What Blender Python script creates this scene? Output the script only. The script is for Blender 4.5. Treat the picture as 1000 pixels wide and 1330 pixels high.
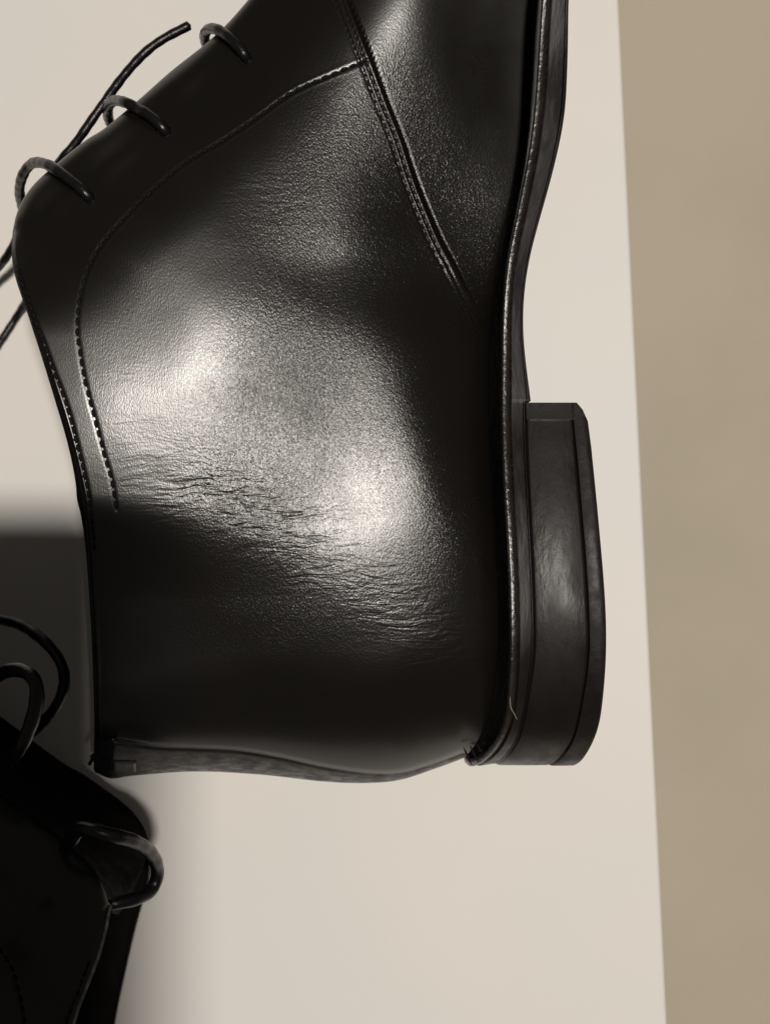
import bpy, math, random
import numpy as np
from mathutils import Vector

random.seed(7); rng = np.random.default_rng(7)
sc = bpy.context.scene
for o in list(bpy.data.objects): bpy.data.objects.remove(o)
C = sc.collection
MM = 0.001

# ------------------------------------------------------------------ camera
H = 400.0            # camera height above the table, mm
K = 1984.0           # focal length in photo pixels (photo 1000 x 1330)
cam = bpy.data.cameras.new('camera'); cam_o = bpy.data.objects.new('camera', cam); C.objects.link(cam_o)
cam.sensor_fit = 'VERTICAL'; cam.sensor_height = 36.0
cam.lens = 36.0 * K / 1330.0
cam_o.location = (0, 0, H * MM)
cam.clip_start = 0.005; cam.clip_end = 50
cam.dof.use_dof = True; cam.dof.focus_distance = (H - 82) * MM
cam.dof.aperture_fstop = cam.lens / 2.6
sc.camera = cam_o

# ------------------------------------------------------------------ room light
w = bpy.data.worlds.new("World"); sc.world = w; w.use_nodes = True
bg = w.node_tree.nodes['Background']
bg.inputs['Color'].default_value = (1.0, 0.92, 0.84, 1); bg.inputs['Strength'].default_value = 0.075

lamp = bpy.data.lights.new('ceiling_bulb', 'AREA'); lamp.shape = 'ELLIPSE'; lamp.size = .155; lamp.size_y = .062
lamp.energy = 32.5; lamp.color = (1.0, 0.935, 0.855)
lamp_o = bpy.data.objects.new('ceiling_bulb', lamp); C.objects.link(lamp_o)
LAMP = (0.266, 0.072, 2.0)
lamp_o.location = LAMP

sc.view_settings.view_transform = 'Standard'; sc.view_settings.look = 'None'
sc.view_settings.exposure = 0; sc.view_settings.gamma = 1
sc.cycles.max_bounces = 8
try: sc.cycles.use_denoising = True
except Exception: pass

# ------------------------------------------------------------------ helpers
def mat(name, base, rough=.5, spec=.5, coat=0, coat_rough=.1):
    m = bpy.data.materials.new(name); m.use_nodes = True
    b = m.node_tree.nodes['Principled BSDF']
    b.inputs['Base Color'].default_value = (*base, 1)
    b.inputs['Roughness'].default_value = rough
    b.inputs['Specular IOR Level'].default_value = spec
    b.inputs['Coat Weight'].default_value = coat
    b.inputs['Coat Roughness'].default_value = coat_rough
    return m, m.node_tree, b
def N(nt, typ, **kw):
    n = nt.nodes.new(typ)
    for k, v in kw.items():
        if k in n.inputs: n.inputs[k].default_value = v
        else: setattr(n, k, v)
    return n
def L(nt, a, b): nt.links.new(a, b)
def math_(nt, op, a, b=None, clamp=False):
    n = nt.nodes.new('ShaderNodeMath'); n.operation = op; n.use_clamp = clamp
    for i, v in enumerate((a, b)):
        if v is None: continue
        if hasattr(v, 'links'): nt.links.new(v, n.inputs[i])
        else: n.inputs[i].default_value = v
    return n.outputs[0]
def mapped(nt, scale=(1, 1, 1), rot=(0, 0, 0), loc=(0, 0, 0)):
    tc = nt.nodes.new('ShaderNodeTexCoord'); mp = nt.nodes.new('ShaderNodeMapping')
    mp.inputs['Scale'].default_value = scale; mp.inputs['Rotation'].default_value = rot
    mp.inputs['Location'].default_value = loc
    nt.links.new(tc.outputs['Object'], mp.inputs['Vector']); return mp.outputs[0]
def noise(nt, vec, scale, detail=2, rough=.5, dist=0):
    n = N(nt, 'ShaderNodeTexNoise', Scale=scale, Detail=detail, Roughness=rough, Distortion=dist)
    nt.links.new(vec, n.inputs['Vector']); return n.outputs['Fac']
def ramp(nt, fac, a, b, ca=0.0, cb=1.0, smooth=True):
    n = nt.nodes.new('ShaderNodeMapRange'); n.interpolation_type = 'SMOOTHSTEP' if smooth else 'LINEAR'
    nt.links.new(fac, n.inputs['Value'])
    for k, v in (('From Min', a), ('From Max', b), ('To Min', ca), ('To Max', cb)): n.inputs[k].default_value = v
    return n.outputs[0]
def bump(nt, h, dist, strength=1.0, prev=None):
    n = N(nt, 'ShaderNodeBump', Strength=strength, Distance=dist)
    nt.links.new(h, n.inputs['Height'])
    if prev is not None: nt.links.new(prev, n.inputs['Normal'])
    return n.outputs[0]

def mesh_np(name, V, F, m, parent=None, smooth=True):
    """V (n,3) in mm, F (k,3|4)"""
    V = np.asarray(V, float) * MM
    me = bpy.data.meshes.new(name)
    F = [tuple(int(i) for i in f) for f in F] if not isinstance(F, np.ndarray) else F.tolist()
    me.from_pydata(V.tolist(), [], F)
    if smooth: me.polygons.foreach_set('use_smooth', [True] * len(me.polygons))
    me.materials.append(m); me.update()
    o = bpy.data.objects.new(name, me); C.objects.link(o)
    if parent is not None: o.parent = parent
    return o
def tag(o, label, cat, group=None, kind=None):
    if label: o['label'] = label
    if cat: o['category'] = cat
    if group: o['group'] = group
    if kind: o['kind'] = kind
def P(px, py, z):                       # photo pixel at a known height -> place on the table, mm
    return np.array([(px - 500) * (H - z) / K, (665 - py) * (H - z) / K, z])
def cr(pts, n, closed=False):           # Catmull-Rom resampled evenly by length
    p = np.asarray(pts, float)
    if closed: q = np.vstack([p[-1], p, p[0], p[1]])
    else: q = np.vstack([2*p[0]-p[1], p, 2*p[-1]-p[-2]])
    out = []
    for i in range(len(q) - 3):
        a, b, c, d = q[i:i+4]
        u = np.linspace(0, 1, 24, endpoint=False)[:, None]
        out.append(.5*((2*b) + (-a+c)*u + (2*a-5*b+4*c-d)*u**2 + (-a+3*b-3*c+d)*u**3))
    if not closed: out.append(p[-1:])
    o = np.vstack(out)
    if closed: o = np.vstack([o, o[:1]])
    s = np.r_[0, np.cumsum(np.linalg.norm(np.diff(o, axis=0), axis=1))]
    t = np.linspace(0, s[-1], n + (1 if closed else 0))
    r = np.stack([np.interp(t, s, o[:, k]) for k in range(o.shape[1])], 1)
    return r[:-1] if closed else r
def tube(name, pts, r, m, parent=None, n=None, sides=12, flat=1.0, taper_end=False):
    p = np.asarray(pts, float)
    ln = np.linalg.norm(np.diff(p, axis=0), axis=1).sum()
    n = n or max(12, int(ln / (r * .55)))
    c = cr(p, n); T = np.gradient(c, axis=0); T /= np.linalg.norm(T, axis=1)[:, None]
    up = np.array([0, 0, 1.0]); V = []; nrm = None
    for i in range(n):
        if nrm is None:
            nrm = np.cross(T[i], up)
            if np.linalg.norm(nrm) < .1: nrm = np.cross(T[i], [1, 0, 0])
        nrm = nrm - T[i] * nrm.dot(T[i]); nrm /= np.linalg.norm(nrm)
        bn = np.cross(T[i], nrm)
        rr = r * (1 + .035 * math.sin(i * 1.1) + .03 * math.sin(i * .37))
        for k in range(sides):
            a = 2*math.pi*k/sides
            V.append(c[i] + rr*(nrm*math.cos(a) + bn*math.sin(a)*flat))
    F = []
    for i in range(n-1):
        for k in range(sides):
            a, b = i*sides+k, i*sides+(k+1) % sides
            F.append((a, b, b+sides, a+sides))
    V.append(c[0] - T[0]*r*.4); V.append(c[-1] + T[-1]*r*.4)
    s0, e0 = len(V)-2, len(V)-1
    for k in range(sides):
        F.append((s0, (k+1) % sides, k)); b = (n-1)*sides
        F.append((e0, b+k, b+(k+1) % sides))
    return mesh_np(name, V, F, m, parent)
def dist_poly(X, Y, poly):              # distance and signed side to an open polyline
    D = np.full(X.shape, 1e9); S = np.zeros(X.shape)
    for i in range(len(poly)-1):
        a, b = poly[i], poly[i+1]; ab = b-a; L2 = (ab**2).sum() + 1e-12
        t = np.clip(((X-a[0])*ab[0] + (Y-a[1])*ab[1])/L2, 0, 1)
        dx, dy = X-(a[0]+t*ab[0]), Y-(a[1]+t*ab[1]); d = np.hypot(dx, dy)
        s = ab[0]*(Y-a[1]) - ab[1]*(X-a[0]); k = d < D
        D[k] = d[k]; S[k] = np.sign(s[k])
    return D, S
def sstep(x, a, b):
    t = np.clip((x-a)/(b-a), 0, 1); return t*t*(3-2*t)

# ------------------------------------------------------------------ materials
def leather_mat():
    m, nt, b = mat('black_leather', (.0085, .0072, .0065), .36, .5)
    # pores: fine, slightly drawn out along the length of the boot
    v1 = mapped(nt, (1.5, .65, 1))
    v0 = mapped(nt)
    g1 = noise(nt, v1, 2900, 1.5, .6)
    g2 = noise(nt, v0, 900, 2, .6)
    # worn patch of coarse grain versus smoother polished rim
    patch = ramp(nt, noise(nt, v0, 28, 3, .55), .36, .60, .7, 1.0)
    geo = nt.nodes.new('ShaderNodeAttribute'); geo.attribute_name = 'grain'
    crz = nt.nodes.new('ShaderNodeAttribute'); crz.attribute_name = 'crease'
    grain = math_(nt, 'MULTIPLY', geo.outputs['Fac'], patch)
    g = math_(nt, 'ADD', math_(nt, 'MULTIPLY', g1, 1.0), math_(nt, 'MULTIPLY', g2, .14))
    n1 = bump(nt, math_(nt, 'MULTIPLY', g, grain), .00011, 1.0)
    # crease lines across the ankle, stretched along x
    vc = mapped(nt, (.27, 1.0, .6), (0, 0, -.10))
    nz = N(nt, 'ShaderNodeTexNoise', Scale=70, Detail=2)
    nt.links.new(v0, nz.inputs['Vector'])
    mx = nt.nodes.new('ShaderNodeVectorMath'); mx.operation = 'MULTIPLY_ADD'
    nt.links.new(nz.outputs['Color'], mx.inputs[0]); mx.inputs[1].default_value = (.0035, .0035, .0035)
    nt.links.new(vc, mx.inputs[2])
    vo = N(nt, 'ShaderNodeTexVoronoi', Scale=480); vo.feature = 'DISTANCE_TO_EDGE'
    nt.links.new(mx.outputs[0], vo.inputs['Vector'])
    vo2 = N(nt, 'ShaderNodeTexNoise', Scale=420, Detail=4, Roughness=.7)
    nt.links.new(mx.outputs[0], vo2.inputs['Vector'])
    rn = N(nt, 'ShaderNodeTexNoise', Scale=340, Detail=3, Roughness=.55, Distortion=.4)
    nt.links.new(mx.outputs[0], rn.inputs['Vector'])
    ridge = ramp(nt, math_(nt, 'ABSOLUTE', math_(nt, 'SUBTRACT', rn.outputs['Fac'], .5)), 0, .16, 0.0, 1.05, False)
    brk = ramp(nt, vo2.outputs['Fac'], .25, .55, .6, 1.0)
    h = math_(nt, 'ADD', math_(nt, 'MULTIPLY', ridge, brk), math_(nt, 'MULTIPLY', ramp(nt, vo.outputs['Distance'], 0, .13, 1.0, 0.0), .22))
    h = math_(nt, 'ADD', h, math_(nt, 'MULTIPLY', vo2.outputs['Fac'], .9))
    n2 = bump(nt, math_(nt, 'MULTIPLY', h, crz.outputs['Fac']), .00011, 1.0, n1)
    # soft undulation of a hand-lasted hide
    und = noise(nt, v0, 55, 2, .5)
    n3 = bump(nt, und, .00013, 1.0, n2)
    L(nt, n3, b.inputs['Normal'])
    rr = ramp(nt, noise(nt, v0, 60, 4, .6), .3, .7, .262, .292)
    L(nt, rr, b.inputs['Roughness'])
    tint = nt.nodes.new('ShaderNodeMix'); tint.data_type = 'RGBA'
    tint.inputs['A'].default_value = (.0035, .0027, .0022, 1); tint.inputs['B'].default_value = (.0065, .0052, .0042, 1)
    L(nt, noise(nt, v0, 40, 3), tint.inputs['Factor']); L(nt, tint.outputs['Result'], b.inputs['Base Color'])
    return m
M_leather = leather_mat()
def simple(name, base, rough, spec, bs, bd, var=.3, stretch=(1, 1, 1), rvar=.12, coat=0):
    m, nt, b = mat(name, base, rough, spec, coat, .25)
    v = mapped(nt, stretch)
    f = noise(nt, v, bs, 4, .6)
    L(nt, bump(nt, f, bd), b.inputs['Normal'])
    f2 = noise(nt, v, bs*.2, 3, .6)
    L(nt, ramp(nt, f2, .3, .7, rough-rvar, rough+rvar), b.inputs['Roughness'])
    t = nt.nodes.new('ShaderNodeMix'); t.data_type = 'RGBA'
    t.inputs['A'].default_value = (*[c*(1-var) for c in base], 1); t.inputs['B'].default_value = (*[c*(1+var) for c in base], 1)
    L(nt, f2, t.inputs['Factor']); L(nt, t.outputs['Result'], b.inputs['Base Color'])
    return m
M_strip = simple('back_strip_leather', (.010, .008, .008), .42, .35, 1800, .00008)
M_inside = simple('glove_leather_lining', (.008, .0065, .0055), .7, .15, 1500, .00008)
M_lining = simple('dark_lining', (.005, .004, .0035), .85, .06, 1500, .00008)
M_edge = simple('cut_edge_leather', (.005, .004, .004), .6, .14, 2500, .00006)
M_welt = simple('waxed_welt', (.012, .009, .008), .30, .95, 1300, .00018, stretch=(1, .6, 1), rvar=.06)
M_sole = simple('edge_ink_sole', (.008, .006, .006), .36, .5, 700, .00008, stretch=(1, .2, 1))
M_heel = simple('stacked_heel_ink', (.009, .0075, .007), .42, .20, 600, .00011, stretch=(1, .4, .5), rvar=.11)
M_lift = simple('rubber_heel_lift', (.010, .008, .008), .50, .22, 900, .00007)
M_thread = simple('waxed_thread', (.005, .0035, .005), .7, .15, 5000, .00003)
M_shine = simple('waxed_thread_light', (.03, .026, .022), .35, .6, 5000, .00003)
M_lace = None
def lace_mat():
    m, nt, b = mat('round_waxed_lace', (.005, .0038, .0048), .32, .42)
    v = mapped(nt)
    f = noise(nt, v, 2600, 2)
    L(nt, bump(nt, f, .00008), b.inputs['Normal'])
    return m
M_lace = lace_mat()
M_dust = simple('pale_fibre', (.35, .32, .28), .6, .4, 3000, .00002)

# ------------------------------------------------------------------ table and floor
def table():
    m, nt, b = mat('white_laminate', (.72, .69, .63), .5, .25)
    v = mapped(nt)
    f = noise(nt, v, 9, 3, .5)
    t = nt.nodes.new('ShaderNodeMix'); t.data_type = 'RGBA'
    t.inputs['A'].default_value = (.765, .745, .725, 1); t.inputs['B'].default_value = (.785, .752, .705, 1)
    L(nt, ramp(nt, f, .35, .65), t.inputs['Factor']); L(nt, t.outputs['Result'], b.inputs['Base Color'])
    L(nt, bump(nt, noise(nt, v, 1500, 2), .00002), b.inputs['Normal'])
    # right edge traced as a straight line at table height
    a = P(802.5, -20, 0); c = P(866.5, 1335, 0); d = (c-a)/np.linalg.norm(c-a)
    a = a - d*260; c = c + d*360
    back = np.array([-700.0, 0, 0])
    top = [a, c, c+back, a+back]
    nrm = np.array([-d[1], d[0], 0]) * np.sign(-d[1]) if d[1] else 0
    T = 18.0; e = 1.2
    V = []
    cen = sum(top)/4
    def inset(p, k):
        q = p - cen; return cen + q*(1 - k/np.linalg.norm(q))
    for z, k in ((0, e), (-.35, e*.3), (-e, 0), (-T, 0)):
        for p in top:
            q = inset(p, k); V.append([q[0], q[1], z])
    F = [(0, 1, 2, 3)]
    for r in range(3):
        for k in range(4):
            F.append((r*4+k, r*4+(k+1) % 4, (r+1)*4+(k+1) % 4, (r+1)*4+k))
    F.append((15, 14, 13, 12))
    root = bpy.data.objects.new('white_table', None); C.objects.link(root)
    tag(root, 'plain white table top that both black boots lie on, beige floor past its right edge', 'table')
    mesh_np('table_top', V, [f[::-1] for f in F], m, root, smooth=False)
    # legs stand under the corners
    for i, p in enumerate(top):
        q = cen + (p-cen)*.9; s = 22
        V = [[q[0]+sx*s, q[1]+sy*s, z] for z in (-T-.5, -330) for sx, sy in ((-1,-1),(1,-1),(1,1),(-1,1))]
        F = [(0,1,2,3),(7,6,5,4)] + [(k, 4+k, 4+(k+1)%4, (k+1)%4) for k in range(4)]
        mesh_np('leg', V, F, m, root, smooth=False)
table()
def floor():
    m, nt, b = mat('beige_floor', (.40, .335, .24), .7, .2)
    v = mapped(nt)
    f = noise(nt, v, 5, 4, .55)
    t = nt.nodes.new('ShaderNodeMix'); t.data_type = 'RGBA'
    t.inputs['A'].default_value = (.53, .475, .38, 1); t.inputs['B'].default_value = (.61, .535, .43, 1)
    L(nt, ramp(nt, f, .3, .7), t.inputs['Factor']); L(nt, t.outputs['Result'], b.inputs['Base Color'])
    L(nt, bump(nt, noise(nt, v, 300, 3), .0004), b.inputs['Normal'])
    o = mesh_np('floor', [[-3000,-3000,-330],[3000,-3000,-330],[3000,3000,-330],[-3000,3000,-330]], [(0,1,2,3)], m, smooth=False)
    o['kind'] = 'structure'
floor()

# ------------------------------------------------------------------ boot geometry
ZC = 50.0
# sole plan: (Y along the boot, half width)
plan = [(-57.2,0),(-56.3,9),(-53,18),(-46.5,26.5),(-36,32.3),(-24,34.8),(-12,34.5),(0,33.2),(12,31.0),(25,28.4),(42,27.2),(60,29.5),(80,35),(105,42),(135,46),(165,45.5),(195,39),(220,27),(236,13),(243,0)]
pl = cr(plan, 700)
def wof(Y):   # half width at Y for the long sides
    return np.interp(Y, pl[:, 0], pl[:, 1])
def table_xy(rows, wadd=0.0):
    """image (px, py) rows of an edge on the side of the sole -> (Y, X) table in mm"""
    out = []
    for px, py in rows:
        Y = (665-py)*(H-84)/K
        for _ in range(6):
            z = ZC + wof(Y) + wadd; Y = (665-py)*(H-z)/K
        out.append((Y, (px-500)*(H-z)/K))
    return out
def finish(t, back, ext, smooth=2):
    """back: list of (Y, X) for the rounded heel back, ext: list beyond the top of the frame"""
    t = sorted(t + back + ext); a = np.array(t)
    g = np.arange(a[0, 0]-12, a[-1, 0]+12, .25); v = np.interp(g, a[:, 0], a[:, 1])
    lo = g < a[0, 0]; v[lo] = a[0, 1] + (g[lo]-a[0, 0])*(a[1, 1]-a[0, 1])/(a[1, 0]-a[0, 0])
    if smooth > 0:
        kk = np.exp(-.5*(np.arange(-24*smooth, 24*smooth+1)*.25/(1.6*smooth))**2); kk /= kk.sum(); n = len(kk)//2
        v = np.convolve(np.r_[2*v[0]-v[n:0:-1], v, 2*v[-1]-v[-2:-n-2:-1]], kk, 'valid')
    return lambda Y: np.interp(Y, g, v)
c1 = table_xy([(702,0),(698,70),(693,144),(687,192),(678,240),(668,288),(658,336),(653,384),(651,432),(651,480),(650,522),(651,580),(654,640),(658,700),(661,760),(661.5,800),(661.5,850)])
cout = table_xy([(738,0),(738,60),(735,144),(726,192),(714,240),(700,288),(687,336),(680,384),(679,432),(684,480),(690,521)])
def ybk(Y): return Y
ext_in = [(130, 34.0), (170, 32.5), (210, 34.0), (243, 38.0)]
X1 = finish(c1, [(-44, 25.2), (-50, 23.4), (-54.5, 21.0), (-57.2, 18.3)], ext_in)
Xo = finish(cout, [(-58, 36.0)], [(130, 38.8), (170, 37.6), (210, 39.2), (243, 43)])
hc3 = table_xy([(683,522),(683,545),(685,600),(688,660),(691,720),(693.5,780),(694.5,850)])
X3 = finish(hc3, [(-50, 28.4), (-57.2, 24.6)], [])
hc4 = table_xy([(741,522),(743,545),(749,600),(754,660),(759,720),(763,780),(765,850)])
X4 = finish(hc4, [(-50, 40.0), (-57.2, 36.6)], [])
hco = table_xy([(748,522),(751,525),(757,532),(763.5,546),(768,580),(774,640),(779.5,700),(784,750),(787,800),(787.5,850)])
X5 = finish(hco, [(-46, 45.3), (-57.2, 42.6)], [], 0)
_x5a, _x5b = X5, finish(hco, [(-46, 45.3), (-57.2, 42.6)], [], 2)
X5 = lambda Y: np.where(Y > 12, _x5a(Y), _x5b(Y))
YB = table_xy([(690, 523)])[0][0]      # breast of the heel
YI = table_xy([(690, 546)])[0][0]      # where the inset stack begins

def sole_loft(name, profile, m, parent, heel=False, n=420, y_in=None):
    """profile: list of (fX(Y), outset(Y)) from the inner face to the outer face"""
    if heel:
        base = pl[pl[:, 0] <= YB]; base = np.vstack([base, [YB, wof(YB)]])
        base = np.vstack([cr(plan, 3000)[lambda_idx(YB)], [[YB, wof(YB)]]])
        seg = np.linspace(0, 1, n)
        s = np.r_[0, np.cumsum(np.linalg.norm(np.diff(base, axis=0), axis=1))]
        base = np.stack([np.interp(seg*s[-1], s, base[:, k]) for k in (0, 1)], 1)
    else:
        base = cr(plan, n)
    T = np.gradient(base, axis=0); T /= np.linalg.norm(T, axis=1)[:, None] + 1e-9
    Nn = np.stack([-T[:, 1], T[:, 0]], 1)         # outward (Y, w)
    if not heel: Nn[-1] = (1, 0)
    Nn[0] = (-1, 0)
    rings = []
    for side in (1, -1):
        for fx, off in profile:
            o = off(base[:, 0]) if callable(off) else np.full(len(base), off)
            Yw = base + Nn*o[:, None]
            Yw[:, 1] = np.maximum(Yw[:, 1], 0)
            if heel: Yw[:, 0] = np.minimum(Yw[:, 0], YB)
            X = fx(base[:, 0])
            rings.append(np.stack([X, Yw[:, 0], ZC + side*Yw[:, 1]*(1 if side > 0 else .985)], 1))
    k = len(profile); n = len(base)
    V = np.vstack(rings); F = []
    def idx(side, j, i): return (side*k+j)*n + i
    for j in range(k-1):
        for i in range(n-1):
            F.append((idx(0,j,i), idx(0,j,i+1), idx(0,j+1,i+1), idx(0,j+1,i)))
            F.append((idx(1,j,i), idx(1,j+1,i), idx(1,j+1,i+1), idx(1,j,i+1)))
    for i in range(n-1):   # inner and outer faces
        F.append((idx(0,0,i), idx(1,0,i), idx(1,0,i+1), idx(0,0,i+1)))
        F.append((idx(0,k-1,i), idx(0,k-1,i+1), idx(1,k-1,i+1), idx(1,k-1,i)))
    if heel:
        for j in range(k-1):
            F.append((idx(0,j,n-1), idx(1,j,n-1), idx(1,j+1,n-1), idx(0,j+1,n-1)))
    o = mesh_np(name, V, F, m, parent)
    me = o.data
    try:
        me.set_sharp_from_angle(angle=math.radians(42))
    except Exception: pass
    return o
def lambda_idx(Y):
    b = cr(plan, 3000); return np.where(b[:, 0] <= Y)[0]

# upper outline in the photo
collar_px = [(17,300),(16,324),(21,355),(36,399),(54,453),(72,510),(90,568),(104,625),(112,676),(118,760),(123,860),(125,940),(124,1003)]
throat_px = [(17,300),(22,278),(31,258),(47,237),(77,210),(112,182),(137,166),(180,130),(223,92),(266,58),(295,31),(324,-2),(362,-48),(400,-120),(440,-230),(475,-360),(510,-500),(545,-650),(590,-790)]
feather_px = [(590,-790),(618,-790),(640,-700),(655,-560),(668,-420),(680,-250),(690,-120),(692,0),(684,120),(668,230),(650,320),(640,400),(636,480),(636,560),(640,640),(645,720),(648,800),(646,860),(640,910),(628,950),(604,984)]
back_px = [(124,1003),(145,1011),(178,1007),(255,1002),(337,1006),(420,1015),(475,1017),(519,1013),(563,999),(604,984)]
seamC_px = [(380,-200),(415,-100),(452,0),(470,45),(488,90),(505,135),(523,180),(540,232),(557,275),(573,312),(588,340),(602,368),(618,400),(632,440)]
rowB_px = [(152,662),(146,625),(136,590),(124,545),(112,500),(104,455),(101,420),(106,380),(117,345),(132,318),(160,285),(195,250),(240,212),(285,185),(330,155),(380,120),(430,97),(477,78)]
rowA_px = [(24,348),(30,368),(43,406),(58,446),(72,485),(83,514),(93,546),(102,582),(109,611),(116,645),(121,690),(128,760),(132,860),(134,960)]

NT, NS = 880, 460
def coons():
    cl0 = cr(collar_px, 1500); cr0 = cr(feather_px, 3000); f0 = cr(throat_px, 2000); b0 = cr(back_px, 1000)
    # t distribution (0 front .. 1 back): dense near both ends and inside the frame
    t = np.linspace(0, 1, NT); 
    tt = t - .075*np.sin(2*np.pi*t)/(1)*.9
    tt = (tt - tt[0])/(tt[-1]-tt[0])
    s = np.linspace(0, 1, NS)
    def at(c, u): 
        x = u*(len(c)-1); return np.stack([np.interp(x, np.arange(len(c)), c[:, k]) for k in (0, 1)], -1)
    # feather: spend 30 % of t outside the frame (above the photo)
    fe_u = np.interp(tt, [0, .30, 1], [0, .435, 1])
    fe_u = np.interp(np.linspace(0,1,NT), np.linspace(0,1,NT), fe_u)
    k = np.ones(21)/21; pad = np.r_[2*fe_u[0]-fe_u[10:0:-1], fe_u, 2*fe_u[-1]-fe_u[-2:-12:-1]]
    fe_u = np.convolve(pad, k, 'valid'); fe_u = (fe_u-fe_u[0])/(fe_u[-1]-fe_u[0])
    CLt = at(cl0, tt); CRt = at(cr0, fe_u)
    fs_u = np.interp(s, [0, .62, 1], [0, .42, 1]); k = np.ones(31)/31
    pad = np.r_[2*fs_u[0]-fs_u[15:0:-1], fs_u, 2*fs_u[-1]-fs_u[-2:-17:-1]]; fs_u = np.convolve(pad, k, 'valid'); fs_u = (fs_u-fs_u[0])/(fs_u[-1]-fs_u[0])
    Fs = at(f0, fs_u); Bs = at(b0, s)
    S, T = np.meshgrid(s, tt)
    S = S[..., None]; T = T[..., None]
    Pxy = (1-S)*CLt[:, None] + S*CRt[:, None] + (1-T)*Fs[None] + T*Bs[None] \
        - ((1-S)*(1-T)*cl0[0] + (1-S)*T*cl0[-1] + S*(1-T)*cr0[0] + S*T*cr0[-1])
    return Pxy, S[..., 0], T[..., 0]
PX, GS, GT = coons()
px, py = PX[..., 0], PX[..., 1]

def PH_G(px, py):
    def G(cx, cy, sx, sy, a, rot=0):
        c, s_ = math.cos(rot), math.sin(rot); x, y = px-cx, py-cy
        u, v = x*c+y*s_, -x*s_+y*c
        return a*np.exp(-.5*((u/sx)**2+(v/sy)**2))
    return G(262, 490, 38, 70, .26) + G(472, 690, 55, 85, .06, -.35) + G(575, 75, 42, 85, 1.1, -.15) - G(440, 110, 60, 70, .25) - G(135, 375, 75, 65, .35) \
        + G(152, 203, 34, 13, 1.3, -.72) + G(246, 97, 38, 13, 1.3, -.72) + G(70, 262, 22, 12, .9, -.8) - G(350, 640, 150, 22, .18)
def build_z():
    mmpx = 320/K*1.0
    th = np.vstack([[(-60, 440), (-20, 375), (5, 325)], cr(throat_px, 300)]); bk = np.vstack([[(20, 980), (80, 995)], cr(back_px, 150)]); fe = cr(feather_px, 300)
    df, _ = dist_poly(px, py, th); db, _ = dist_poly(px, py, bk); dr, _ = dist_poly(px, py, fe)
    df *= mmpx; db *= mmpx; dr *= mmpx
    def rnd(d, R, p): x = np.clip(1 - d/R, 0, 1); return np.maximum(1 - x**p, 0)**(1/p)
    # shaft is thinner at the top line, full over the ankle and counter
    shaft = sstep(GS, 0, .5)
    Xm, Ym = (px-500)*315/K, (665-py)*315/K
    # gently domed side of the ankle
    dish = .00092*(Xm**2 + Ym**2) - .069*Xm - .019*Ym
    a0, b0 = np.array([262., 480.]), np.array([458., 672.]); ab = (b0-a0)/np.linalg.norm(b0-a0)
    ua = ((px-a0[0])*ab[0] + (py-a0[1])*ab[1])*mmpx; la = np.linalg.norm(b0-a0)*mmpx
    ub = (-(px-a0[0])*ab[1] + (py-a0[1])*ab[0])*mmpx           # + towards lower left
    over = lambda v: np.maximum(v, 0)
    sm_ = lambda v, k=3.0: k*np.log1p(np.exp(np.clip(v/k, -30, 300)))
    q2 = lambda v, Lm: np.where(v < Lm, .5*v*v, Lm*v - .5*Lm*Lm)
    phi = -.0060*q2(sm_(-ua), 32) - .0085*q2(sm_(ua-la-1), 40)
    phi += -.0082*q2(sm_(-ub-3), 24)*(1-.55*sstep(py,330,470)) - .0150*q2(sm_(ub-5), 30)*(.30+.70*sstep(py, 640, 780))
    yg = np.arange(-1200, 1300, 5.0); sg = lambda t_: np.convolve(np.r_[[t_[0]]*40, t_, [t_[-1]]*40], np.exp(-.5*(np.arange(-40, 41)/9)**2)/np.exp(-.5*(np.arange(-40, 41)/9)**2).sum(), 'valid')
    xr = np.interp(yg, [-300, 0, 50, 250, 400, 500, 600, 700, 850, 1000], [462, 462, 445, 400, 452, 478, 530, 585, 605, 600])
    xr = np.interp(py, yg, sg(xr))
    kr = np.interp(yg, [-300, 0, 300, 700, 1000], [.024, .030, .030, .030, .026])
    kr = np.interp(py, yg, sg(kr))
    phi += -kr*q2(sm_((px-xr)*mmpx, 2.0), 18)
    phi = np.maximum(phi, -40)
    phi = -26*(1-np.exp(phi/26))
    phi = phi + PH_G(px, py)
    h = 36.0 + dish + phi + 3.0*sstep(-py, -200, 200)
    phi = phi - .5*.026*sm_(30-df, 2.0)**2*(1-.97*sstep(py, 290, 440))
    h = 36.0 + dish + phi + 3.0*sstep(-py, -200, 200)
    Rf = 5.5 + 4*shaft; Rb = 20 + 8*shaft
    toe = sstep(-py, 120, 420)
    pf = (1-toe)*(.93 + .07*rnd(df, 2.4, 2.2)) + toe*rnd(df, 26, 2.3)
    prof = pf * rnd(db, Rb, 2.35)
    body = np.maximum(h, 12)*prof
    # roll off towards the welt, down to the feather line
    zf = np.maximum(wof(np.clip(Ym, -57.0, 242)) - 7.5, 0)
    k = rnd(dr, 20.0, 2.3)
    low = -2.0*np.logaddexp(-body/2.0, -zf/2.0)
    low = np.where(body < 4, body*np.clip(low/np.maximum(body, .01), 0, 1), low)
    low = np.maximum(low, 0)
    z = low + (body-low)*k
    # stitched lines press into the hide; the quarter overlaps the vamp by a leather's thickness
    sc_ = cr(seamC_px, 200); D, S = dist_poly(px, py, sc_)
    dC = D*S*mmpx              # >0 on one side
    left = dC if dC[np.argmin(np.abs(px-300)+np.abs(py-300)) // NS, np.argmin(np.abs(px-300)+np.abs(py-300)) % NS] > 0 else -dC
    dC = left                  # positive = quarter side
    fade = 1 - .96*sstep(py, 290, 395)
    z = z + (1.0*sstep(dC, -.28, .30) - .22*np.exp(-((dC+.38)/.2)**2))*fade*(1-sstep(dC, 3.5, 36))*(dC > -3)
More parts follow.
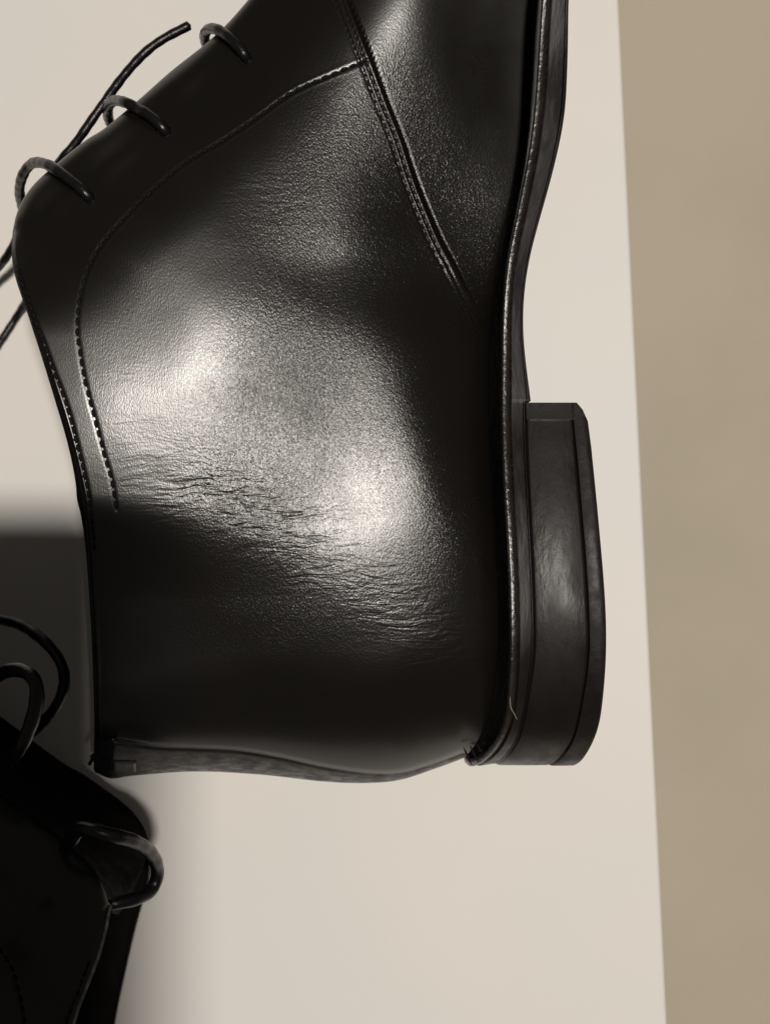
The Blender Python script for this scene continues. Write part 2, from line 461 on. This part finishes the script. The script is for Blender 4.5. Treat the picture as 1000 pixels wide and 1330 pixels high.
    for d0, aa, ww in ((1.40, .34, .21), (2.50, .34, .21)):
        z = z - aa*np.exp(-((dC-d0)/ww)**2)*fade
    z = z + .30*np.exp(-((dC-1.95)/.25)**2)*fade + .24*np.exp(-((dC-.82)/.24)**2)*fade
    rb = cr(rowB_px, 260); DB, SB = dist_poly(px, py, rb); dB = DB*mmpx
    z = z - .10*np.exp(-(dB/.42)**2) + .045*np.exp(-((dB-.75)/.28)**2)*(1-sstep(py, 300, 420))
    ra = cr(rowA_px, 160); DA, _ = dist_poly(px, py, ra); dA = DA*mmpx
    z = z - .13*np.exp(-(dA/.42)**2)
    # folded top line is slightly rounded
    cl = cr(collar_px, 200); DK, _ = dist_poly(px, py, cl); dK = DK*mmpx
    z = z - .7*(1-sstep(dK, 0, .8))*prof
    # back strip is a raised band along the back line
    strip = strip_mask()
    z = z + 0*strip
    return z, dC, dB, DB*SB*mmpx, dK, db, dA, dr, df
strip_top = [(150,962),(205,970),(255,972),(310,975),(365,984),(420,996),(475,1004),(519,1004),(563,992),(600,978)]
def strip_mask():
    st = cr(strip_top, 120)
    yl = np.interp(px, st[:, 0], st[:, 1]); return (py > yl) & (px < 608) & (py > 900)
Z, dC, dB, sB, dK, dbk, dA, drr, dff = build_z()
Z = Z + 0
sm = strip_mask()
st_ = cr(strip_top, 120); DS, _ = dist_poly(px, py, st_); DS = DS*320/K
Z = Z - .7*np.exp(-(DS/.5)**2)*(px < 615)*(py > 880)
ZT = ZC + Z
def zsurf(x, y):
    i = np.argmin((px-x)**2 + (py-y)**2); return float(ZT.flat[i])

def boot_shell(root):
    X = (px-500)*(H-ZT)/K; Y = (665-py)*(H-ZT)/K
    # below the widest line the far side keeps the near side's real width
    top = np.stack([X, Y, ZT], -1)
    bot = np.stack([X, Y, ZC - np.maximum(Z, 0)*.93], -1)[:, ::1]
    nv = NT*NS
    ii = np.arange(nv).reshape(NT, NS)
    quad = np.stack([ii[:-1, :-1], ii[1:, :-1], ii[1:, 1:], ii[:-1, 1:]], -1).reshape(-1, 4)
    cx = lambda A: A[:-1, :-1].reshape(-1)
    reg = np.zeros(len(quad), int)                     # 0 quarter
    reg[(cx(dC) < -.1)] = 1                            # vamp
    # facing: front side of stitch row B and above/left of it
    rbp = cr(rowB_px, 260)
    poly = np.vstack([rbp, [(520,-260),(300,-300),(-60,100),(-60,500),(60,640),(112,668)]])
    qx, qy = cx(px), cx(py)
    inside = np.zeros(len(qx), bool); j = len(poly)-1
    for i in range(len(poly)):
        xi, yi = poly[i]; xj, yj = poly[j]
        if yi != yj:
            c = ((yi > qy) != (yj > qy)) & (qx < (xj-xi)*(qy-yi)/(yj-yi)+xi); inside ^= c
        j = i
    reg[inside & (reg == 0)] = 2                       # facing
    reg[cx(sm) & (reg != 1)] = 3                       # back strip
    TV = top.reshape(-1, 3)
    grain = (0.45 + .55*sstep(np.hypot((px-380)/330, (py-480)/420), 1.15, .55)).reshape(-1) if False else None
    gx = np.clip(1.25 - np.hypot((px-390)/300, (py-480)/400), 0.0, 1.0)
    grain = (.12 + .88*sstep(gx, 0, .5))*(.32+.68*sstep(px+.25*py, 330, 480))*(1-.25*np.exp(-.5*(((px-260)/45)**2+((py-480)/60)**2))-.68*np.exp(-.5*(((px-465)/70)**2+((py-675)/60)**2)) + .12*np.exp(-.5*(((px-370)/70)**2+((py-540)/60)**2)))
    grain = grain + .35*np.exp(-.5*(((px-535)/40)**2+((py-70)/80)**2))
    cb = cr([(170,632),(230,640),(300,652),(380,690),(450,745),(520,800),(575,835)], 80); DCb, _ = dist_poly(px, py, cb)
    crease = np.exp(-.5*(DCb/34)**2)*np.interp(px, [150, 200, 300, 380, 450, 520, 580], [.05, .30, .85, .85, .5, .6, .55])
    crease += .09*np.exp(-.5*(((px-175)/50)**2 + ((py-540)/60)**2)) + .2*np.exp(-.5*(((px-350)/40)**2 + ((py-260)/40)**2))
    crease = np.clip(crease, 0, 1.0)
    names = {0: 'quarter', 1: 'vamp', 2: 'facing', 3: 'back_strip'}
    parts = {}
    # bottom half faces join the same region through shared outline
    for r, nm in names.items():
        q = quad[reg == r]
        used, inv = np.unique(q, return_inverse=True); q2 = inv.reshape(q.shape)
        o = mesh_np(nm, TV[used], q2, M_strip if r == 3 else M_leather, root)
        for an, arr in (('grain', grain), ('crease', crease)):
            at = o.data.attributes.new(an, 'FLOAT', 'POINT'); at.data.foreach_set('value', arr.reshape(-1)[used].astype(np.float32))
        parts[nm] = o
    # far side of the upper, coarser
    st = 4
    ri = np.unique(np.r_[np.arange(0, NT, st), NT-1]); ci = np.unique(np.r_[np.arange(0, NS, st), NS-1])
    B = bot[np.ix_(ri, ci)]; n1, n2 = B.shape[:2]
    # put the heel seam back on the widest line
    B[-1, :] = top[-1, ci]
    jj = np.arange(n1*n2).reshape(n1, n2)
    q = np.stack([jj[:-1, :-1], jj[:-1, 1:], jj[1:, 1:], jj[1:, :-1]], -1).reshape(-1, 4)
    o = mesh_np('inner_quarter', B.reshape(-1, 3), q, M_leather, root)
    # tongue and gusset close the front between the two sides, set just inside their edges
    n = len(ci); e0 = top[0, ci]; e1 = B[0]; inn = top[min(10, NT-1), ci] - e0; inn[:, 2] = 0
    inn /= np.linalg.norm(inn, axis=1)[:, None] + 1e-9
    rows = [e0 - [0, 0, .3]]
    for f in (.12, .35, .65, .88): rows.append(e0*(1-f) + e1*f + inn*(7.5*min(1, 4*f*(1-f)+.1)))
    rows.append(e1 + [0, 0, .3])
    V = np.vstack(rows); F = []
    for r in range(len(rows)-1):
        for i in range(n-1): F.append((r*n+i, r*n+i+1, (r+1)*n+i+1, (r+1)*n+i))
    mesh_np('tongue', V, F, M_lining, root)
    # lining: inside of both sides, from the top line down into the boot
    cmax = int(len(ci)*.8)
    A = top[np.ix_(ri, ci[:cmax])].copy(); Bb = B[:, :cmax].copy()
    cen = np.array([0, 0, ZC])
    def shrink(G, s):
        G = G.copy(); dz = G[..., 2]-ZC; G[..., 2] = ZC + np.sign(dz)*np.maximum(np.abs(dz)-1.9, .2)
        mid = G.mean(axis=0, keepdims=True); d = G-mid; ln = np.linalg.norm(d[..., :2], axis=-1, keepdims=True)+1e-6
        G[..., :2] -= d[..., :2]/ln*1.6; return G
    for G in (A, Bb):
        Gi = shrink(G, 1); 
        V = Gi.reshape(-1, 3); a, b_ = G.shape[:2]; jj = np.arange(a*b_).reshape(a, b_)
        q = np.stack([jj[:-1, :-1], jj[:-1, 1:], jj[1:, 1:], jj[1:, :-1]], -1).reshape(-1, 4)
        mesh_np('lining', V, q, M_inside, root)
        # rolled edge between outside and lining
        e0, e1 = G[:, 0], Gi[:, 0]; mid = (e0+e1)/2 + np.array([-.45, 0, 0])
        V = np.vstack([e0, mid, e1]); n = len(e0); F = []
        for r in range(2):
            for i in range(n-1): F.append((r*n+i, r*n+i+1, (r+1)*n+i+1, (r+1)*n+i))
        mesh_np('top_line', V, F, M_edge, root)
    return parts

# stitch: one short dark thread lying in its groove, 40 triangles or so
def stitch_mesh(name, ln, r, m):
    V, F = [], []; ns, sd = 5, 6
    for i in range(ns):
        u = i/(ns-1); x = (u-.5)*ln; rr = r*(.35+.65*math.sin(math.pi*u))
        for k in range(sd):
            a = 2*math.pi*k/sd; V.append((x*MM, rr*math.cos(a)*MM, (rr*.9*math.sin(a))*MM))
    for i in range(ns-1):
        for k in range(sd):
            F.append((i*sd+k, i*sd+(k+1) % sd, (i+1)*sd+(k+1) % sd, (i+1)*sd+k))
    me = bpy.data.meshes.new(name); me.from_pydata(V, [], F); me.polygons.foreach_set('use_smooth', [True]*len(F))
    me.materials.append(m); me.update(); return me
def surf_pt(x, y, dz=0):
    z = zsurf(x, y) + dz; return P(x, y, z)
def stitches(line_px, pitch_mm, me, parent, name='stitch', dz=.10, jit=.05, a=0, b=1):
    c = cr(line_px, 1200); c = c[int(a*1199):int(b*1199)+1]
    P3 = np.array([surf_pt(x, y, dz) for x, y in c[::4]])
    s = np.r_[0, np.cumsum(np.linalg.norm(np.diff(P3, axis=0), axis=1))]
    n = int(s[-1]/pitch_mm)
    for i in range(n):
        u = (i+.5)*pitch_mm
        q = np.array([np.interp(u, s, P3[:, k]) for k in range(3)])
        q2 = np.array([np.interp(u+pitch_mm*.5, s, P3[:, k]) for k in range(3)])
        q1 = np.array([np.interp(u-pitch_mm*.5, s, P3[:, k]) for k in range(3)])
        d = Vector(q2-q1).normalized()
        o = bpy.data.objects.new(name, me); C.objects.link(o); o.parent = parent
        o.location = Vector(q + rng.normal(0, jit, 3)*[1, 1, .3])*MM
        rot = d.to_track_quat('X', 'Z').to_euler(); rot.z += rng.normal(0, .05)
        o.rotation_euler = rot
def offset_px(line, mm):
    c = cr(line, 300); T = np.gradient(c, axis=0); T /= np.linalg.norm(T, axis=1)[:, None]
    Nn = np.stack([-T[:, 1], T[:, 0]], 1); k = mm*K/320
    return c + Nn*k

def build_boot(name, label):
    root = bpy.data.objects.new(name, None); C.objects.link(root)
    tag(root, label, 'boot', 'pair of black leather ankle boots')
    parts = boot_shell(root)
    # stitch rows
    s1 = stitch_mesh('stitch', 1.65, .44, M_thread); s2 = stitch_mesh('stitch', 1.4, .36, M_thread)
    stitches(rowB_px, 2.1, s1, parts['facing'])
    stitches(rowA_px, 1.9, s1, parts['facing'], b=.62)
    vis = [p for p in seamC_px if p[1] > -40]
    off = 1
    c = cr(seamC_px, 400); c = c[(c[:, 1] > -30) & (c[:, 1] < 372)]
    # find quarter side
    T = c[200 if len(c) > 200 else len(c)//2] 
    for d0 in (1.40, 2.50):
        o1 = offset_px(c[::12], d0); o2 = offset_px(c[::12], -d0)
        m1 = o1.mean(axis=0); m2 = o2.mean(axis=0)
        line = o1 if m1[0] < m2[0] else o2
        stitches(line, 1.95, s2, parts['quarter'], dz=-.10)
    # sole
    dX = lambda f, d: (lambda Y: f(Y)+d)
    hm = lambda Y: (Y < YB+2).astype(float)
    wl = 1.9
    ridge = lambda a: a
    sole_loft('welt', [(dX(X1, 0.3), -1.4), (dX(X1, 0), -.5), (dX(X1, .12), .1), (dX(X1, .45), .42), (dX(X1, .95), .42), (dX(X1, 1.35), .2), (dX(X1, wl), -.25)], M_welt, root)
    # outsole: full in front of the heel, a thin layer above it
    Xs = lambda Y: np.where(Y > YB, Xo(Y), np.minimum(X3(Y), 99)) 
    mixs = lambda f: (lambda Y: (X1(Y)+wl) + f*(np.where(Y > YB+.2, Xo(Y), X3(Y)) - (X1(Y)+wl)))
    sole_loft('outsole', [(mixs(0), -.4), (mixs(.04), .15), (mixs(.09), .34), (mixs(.15), .30), (mixs(.5), .08), (mixs(.78), -.14), (mixs(.81), -.42), (mixs(.85), -.12), (mixs(.90), -.14), (mixs(.96), -.3), (mixs(1.0), -.65)], M_sole, root, n=900)
    # heel block with its inset stack, and the lift it walks on
    gz = lambda a, b: (lambda Y: a*sstep(YI-Y, -.3, 2) + b*(1-sstep(YI-Y, -.3, 2)))
    st = lambda lo, hi: (lambda Y: np.where(Y < YI, lo, hi))
    mixh = lambda f: (lambda Y: X3(Y) + f*(X4(Y)-X3(Y)))
    sole_loft('heel_block', [(mixh(0.0), st(-.45, .28)), (mixh(.012), st(-.35, .30)), (mixh(.03), st(.05, .30)), (mixh(.09), st(.16, .30)), (mixh(.5), st(.20, .30)), (mixh(.93), st(.16, .30)), (mixh(.975), st(.02, .30)), (mixh(1.0), st(-.4, .28))], M_heel, root, heel=True, n=700)
    mixl = lambda f: (lambda Y: X4(Y) + f*(X5(Y)-X4(Y)))
    sole_loft('heel_lift', [(mixl(0.0), st(-.3, .28)), (mixl(.05), .22), (mixl(.12), .30), (mixl(.6), .30), (mixl(.88), .24), (mixl(.96), .0), (mixl(1.0), -.45)], M_lift, root, heel=True, n=420)
    # rand filling the gap between upper and welt
    return root, parts
bootA, partsA = build_boot('ankle_boot', 'large black leather ankle boot lying on its side across the middle, heel at lower right')

# welt threads at the back of the heel seat: the little black spikes
def spikes(root):
    V = []
    me = stitch_mesh('welt_stitch', 4.2, .27, M_thread)
    for x, y, a in ((607,982,66),(616,980,64),(625,977,62),(633,972,58),(640,965,50)):
        z = 62; o = bpy.data.objects.new('welt_stitch', me); C.objects.link(o); o.parent = root
        o.location = Vector(P(x, y, z+3))*MM; o.rotation_euler = (0, .1, -math.radians(a))
spikes(bootA)

# ------------------------------------------------------------------ laces
def lace(root, pts, r=1.15, name='lace', m=None):
    P3 = [surf_pt(x, y, dz) if rel else P(x, y, dz) for x, y, dz, rel in pts]
    return tube(name, P3, r, m or M_lace, root)
def hole(root, x, y):
    # eyelet: punched hole with a rolled rim
    c = surf_pt(x, y, .05)
    a = [c + np.array([1.5*math.cos(t), 1.5*math.sin(t), 0]) for t in np.linspace(0, 2*math.pi, 25)]
    return tube('eyelet', a, .22, M_thread, root, n=24, sides=6)
lacesA = [
    [(322,80,-2.0,1),(318,72,.8,1),(311,62,1.7,1),(301,52,2.2,1),(292,44,2.3,1),(281,38,76,0),(271,38,71,0),(266,47,64,0),(270,60,55,0),(286,74,46,0)],
    [(218,176,-2.0,1),(213,168,.8,1),(203,157,1.7,1),(190,147,2.3,1),(177,140,2.4,1),(163,133,79,0),(148,131,71,0),(141,141,64,0),(142,156,55,0),(152,172,46,0)],
    [(120,262,-2.0,1),(114,254,.8,1),(102,242,1.7,1),(88,231,2.5,1),(76,222,2.8,1),(60,213,80,0),(43,212,72,0),(31,226,66,0),(26,246,58,0),(29,268,48,0)],
]
for l in lacesA:
    lace(bootA, l); hole(bootA, l[1][0]+2, l[1][1]+3)
# free end running up behind the loops, crossing the top corner and leaving the frame
tube('lace', [P(246,33,60), P(212,51,60), P(187,70,60), P(160,100,61), P(128,144,62), P(100,184,61), P(77,212,58), P(52,250,40), P(30,295,28), P(10,332,22), P(-10,358,16), P(-60,420,6), P(-120,470,1.3)], 1.05, M_lace, bootA)
tube('lace', [P(60,345,22), P(44,375,10), P(26,405,2.2), P(5,438,1.2), P(-30,490,1.2), P(-90,560,1.2)], 1.0, M_lace, bootA)
# loose threads at the foot of the collar
tube('frayed_thread', [surf_pt(124,985,0), P(120,987,62), P(117,992,58)], .45, M_thread, bootA, n=8, sides=6)
tube('frayed_thread', [surf_pt(128,984,0), P(123,980,62), P(119,983,60)], .35, M_thread, bootA, n=8, sides=6)
# small folded label at the back strip
def pull_tab(root):
    V = []; nu, nv = 9, 5
    for h_ in (.45, -.6):
        for j in range(nv):
            for i in range(nu):
                x = 147 + 30*i/(nu-1); y = 989 + 14*j/(nv-1); V.append(surf_pt(x, y, h_))
    F = []
    for i in range(nu-1):
        for j in range(nv-1):
            a = j*nu+i; F.append((a, a+1, a+nu+1, a+nu)); b_ = a+nu*nv; F.append((b_, b_+nu, b_+nu+1, b_+1))
    ring = [i for i in range(nu)] + [j*nu+nu-1 for j in range(1, nv)] + [(nv-1)*nu+i for i in range(nu-2, -1, -1)] + [j*nu for j in range(nv-2, 0, -1)]
    for k in range(len(ring)):
        a, b_ = ring[k], ring[(k+1) % len(ring)]; F.append((a, a+nu*nv, b_+nu*nv, b_))
    mesh_np('pull_tab', V, F, M_tab, root)
M_tab = simple('grey_tape_tab', (.035, .028, .030), .5, .4, 2500, .00006)
pull_tab(bootA)

# ------------------------------------------------------------------ second boot: the mirrored one of the pair
def copy_boot(src):
    r = src.copy(); C.objects.link(r)
    for ch in list(src.children):
        if ch.name.split('.')[0] in ('lace', 'frayed_thread', 'pull_tab', 'welt_stitch', 'eyelet'): continue
        c = ch.copy(); C.objects.link(c); c.parent = r
        for g in ch.children:
            d = g.copy(); C.objects.link(d); d.parent = c
    return r
bootB = copy_boot(bootA)
bootB['label'] = 'second black ankle boot in deep shadow at the lower left, its lace loops sticking out'
ROT = math.radians(4.5)
pA = P(17, 300, 60); pB = P(188, 1124, 60)
bootB.scale = (-1, 1, 1); bootB.rotation_euler = (0, 0, ROT)
mx_ = np.array([-pA[0], pA[1]])
rm = np.array([[math.cos(ROT), -math.sin(ROT)], [math.sin(ROT), math.cos(ROT)]]) @ mx_
bootB.location = ((pB[0]-rm[0])*MM, (pB[1]-rm[1])*MM, 0)
bpy.context.view_layer.update()
inv = bootB.matrix_world.inverted()
def laceB(pts, r):
    loc = [np.array(inv @ (Vector(P(x, y, z))*MM))/MM for x, y, z in pts]
    return tube('lace', loc, r, M_lace, bootB)
laceB([(92,1092,80),(104,1077,84),(122,1079,87),(150,1086,86),(178,1094,80),(197,1109,72),(205,1132,66),(197,1155,66),(174,1168,70),(140,1174,72),(112,1172,64)], 1.5)
laceB([(-20,895,70),(0,876,78),(18,870,84),(36,874,88),(47,888,90),(48,912,90),(40,942,89),(26,972,86),(8,990,76)], 1.5)
laceB([(-60,800,20),(-25,800,22),(0,804,26),(28,812,30),(58,833,34),(79,860,36),(84,888,36),(74,916,36),(56,938,34),(30,962,30)], 1.35)

# fibre stuck on the heel
fib = tube('dust_fibre', [P(662,905,86), P(663,918,87), P(667,926,86.5), P(671,934,86)], .07, M_dust, None, n=12, sides=5)
tag(fib, 'tiny pale fibre stuck to the welt near the bottom of the heel', 'fibre')

# ------------------------------------------------------------------ the phone taking the picture: it throws the shadow at lower left
def phone():
    m, nt, b = mat('phone_back', (.02, .02, .022), .35, .5)
    g, _, _ = mat('lens_glass', (.005, .005, .006), .05, .6)
    root = bpy.data.objects.new('smartphone', None); C.objects.link(root)
    tag(root, 'dark phone held over the boots, throwing the soft square shadow at lower left', 'phone')
    root.location = (0, 0, (H+1.5)*MM)
    x0, x1, y0, y1, R, t = -70, 5.0, -148, 15, 9, 8
    def ring(ins, z):
        out = []
        for cx, cy, a0 in ((x1-R, y1-R, 0), (x0+R, y1-R, 90), (x0+R, y0+R, 180), (x1-R, y0+R, 270)):
            for k in range(9):
                a = math.radians(a0+k*90/8); out.append((cx+(R-ins)*math.cos(a), cy+(R-ins)*math.sin(a), z))
        return out
    rs = [ring(1.2, 0), ring(.3, .5), ring(0, 1.5), ring(0, t-1.5), ring(.3, t-.5), ring(1.2, t)]
    V = [p for r in rs for p in r]; n = 36; F = [tuple(range(n))[::-1], tuple(range(5*n, 6*n))]
    for j in range(5):
        for k in range(n): F.append((j*n+k, j*n+(k+1) % n, (j+1)*n+(k+1) % n, (j+1)*n+k))
    mesh_np('phone_body', V, F, m, root)
    a = [(4.2*math.cos(t_), 4.2*math.sin(t_), -.2) for t_ in np.linspace(0, 2*math.pi, 33)]
    tube('lens_ring', a, .5, g, root, n=32, sides=8)
phone()
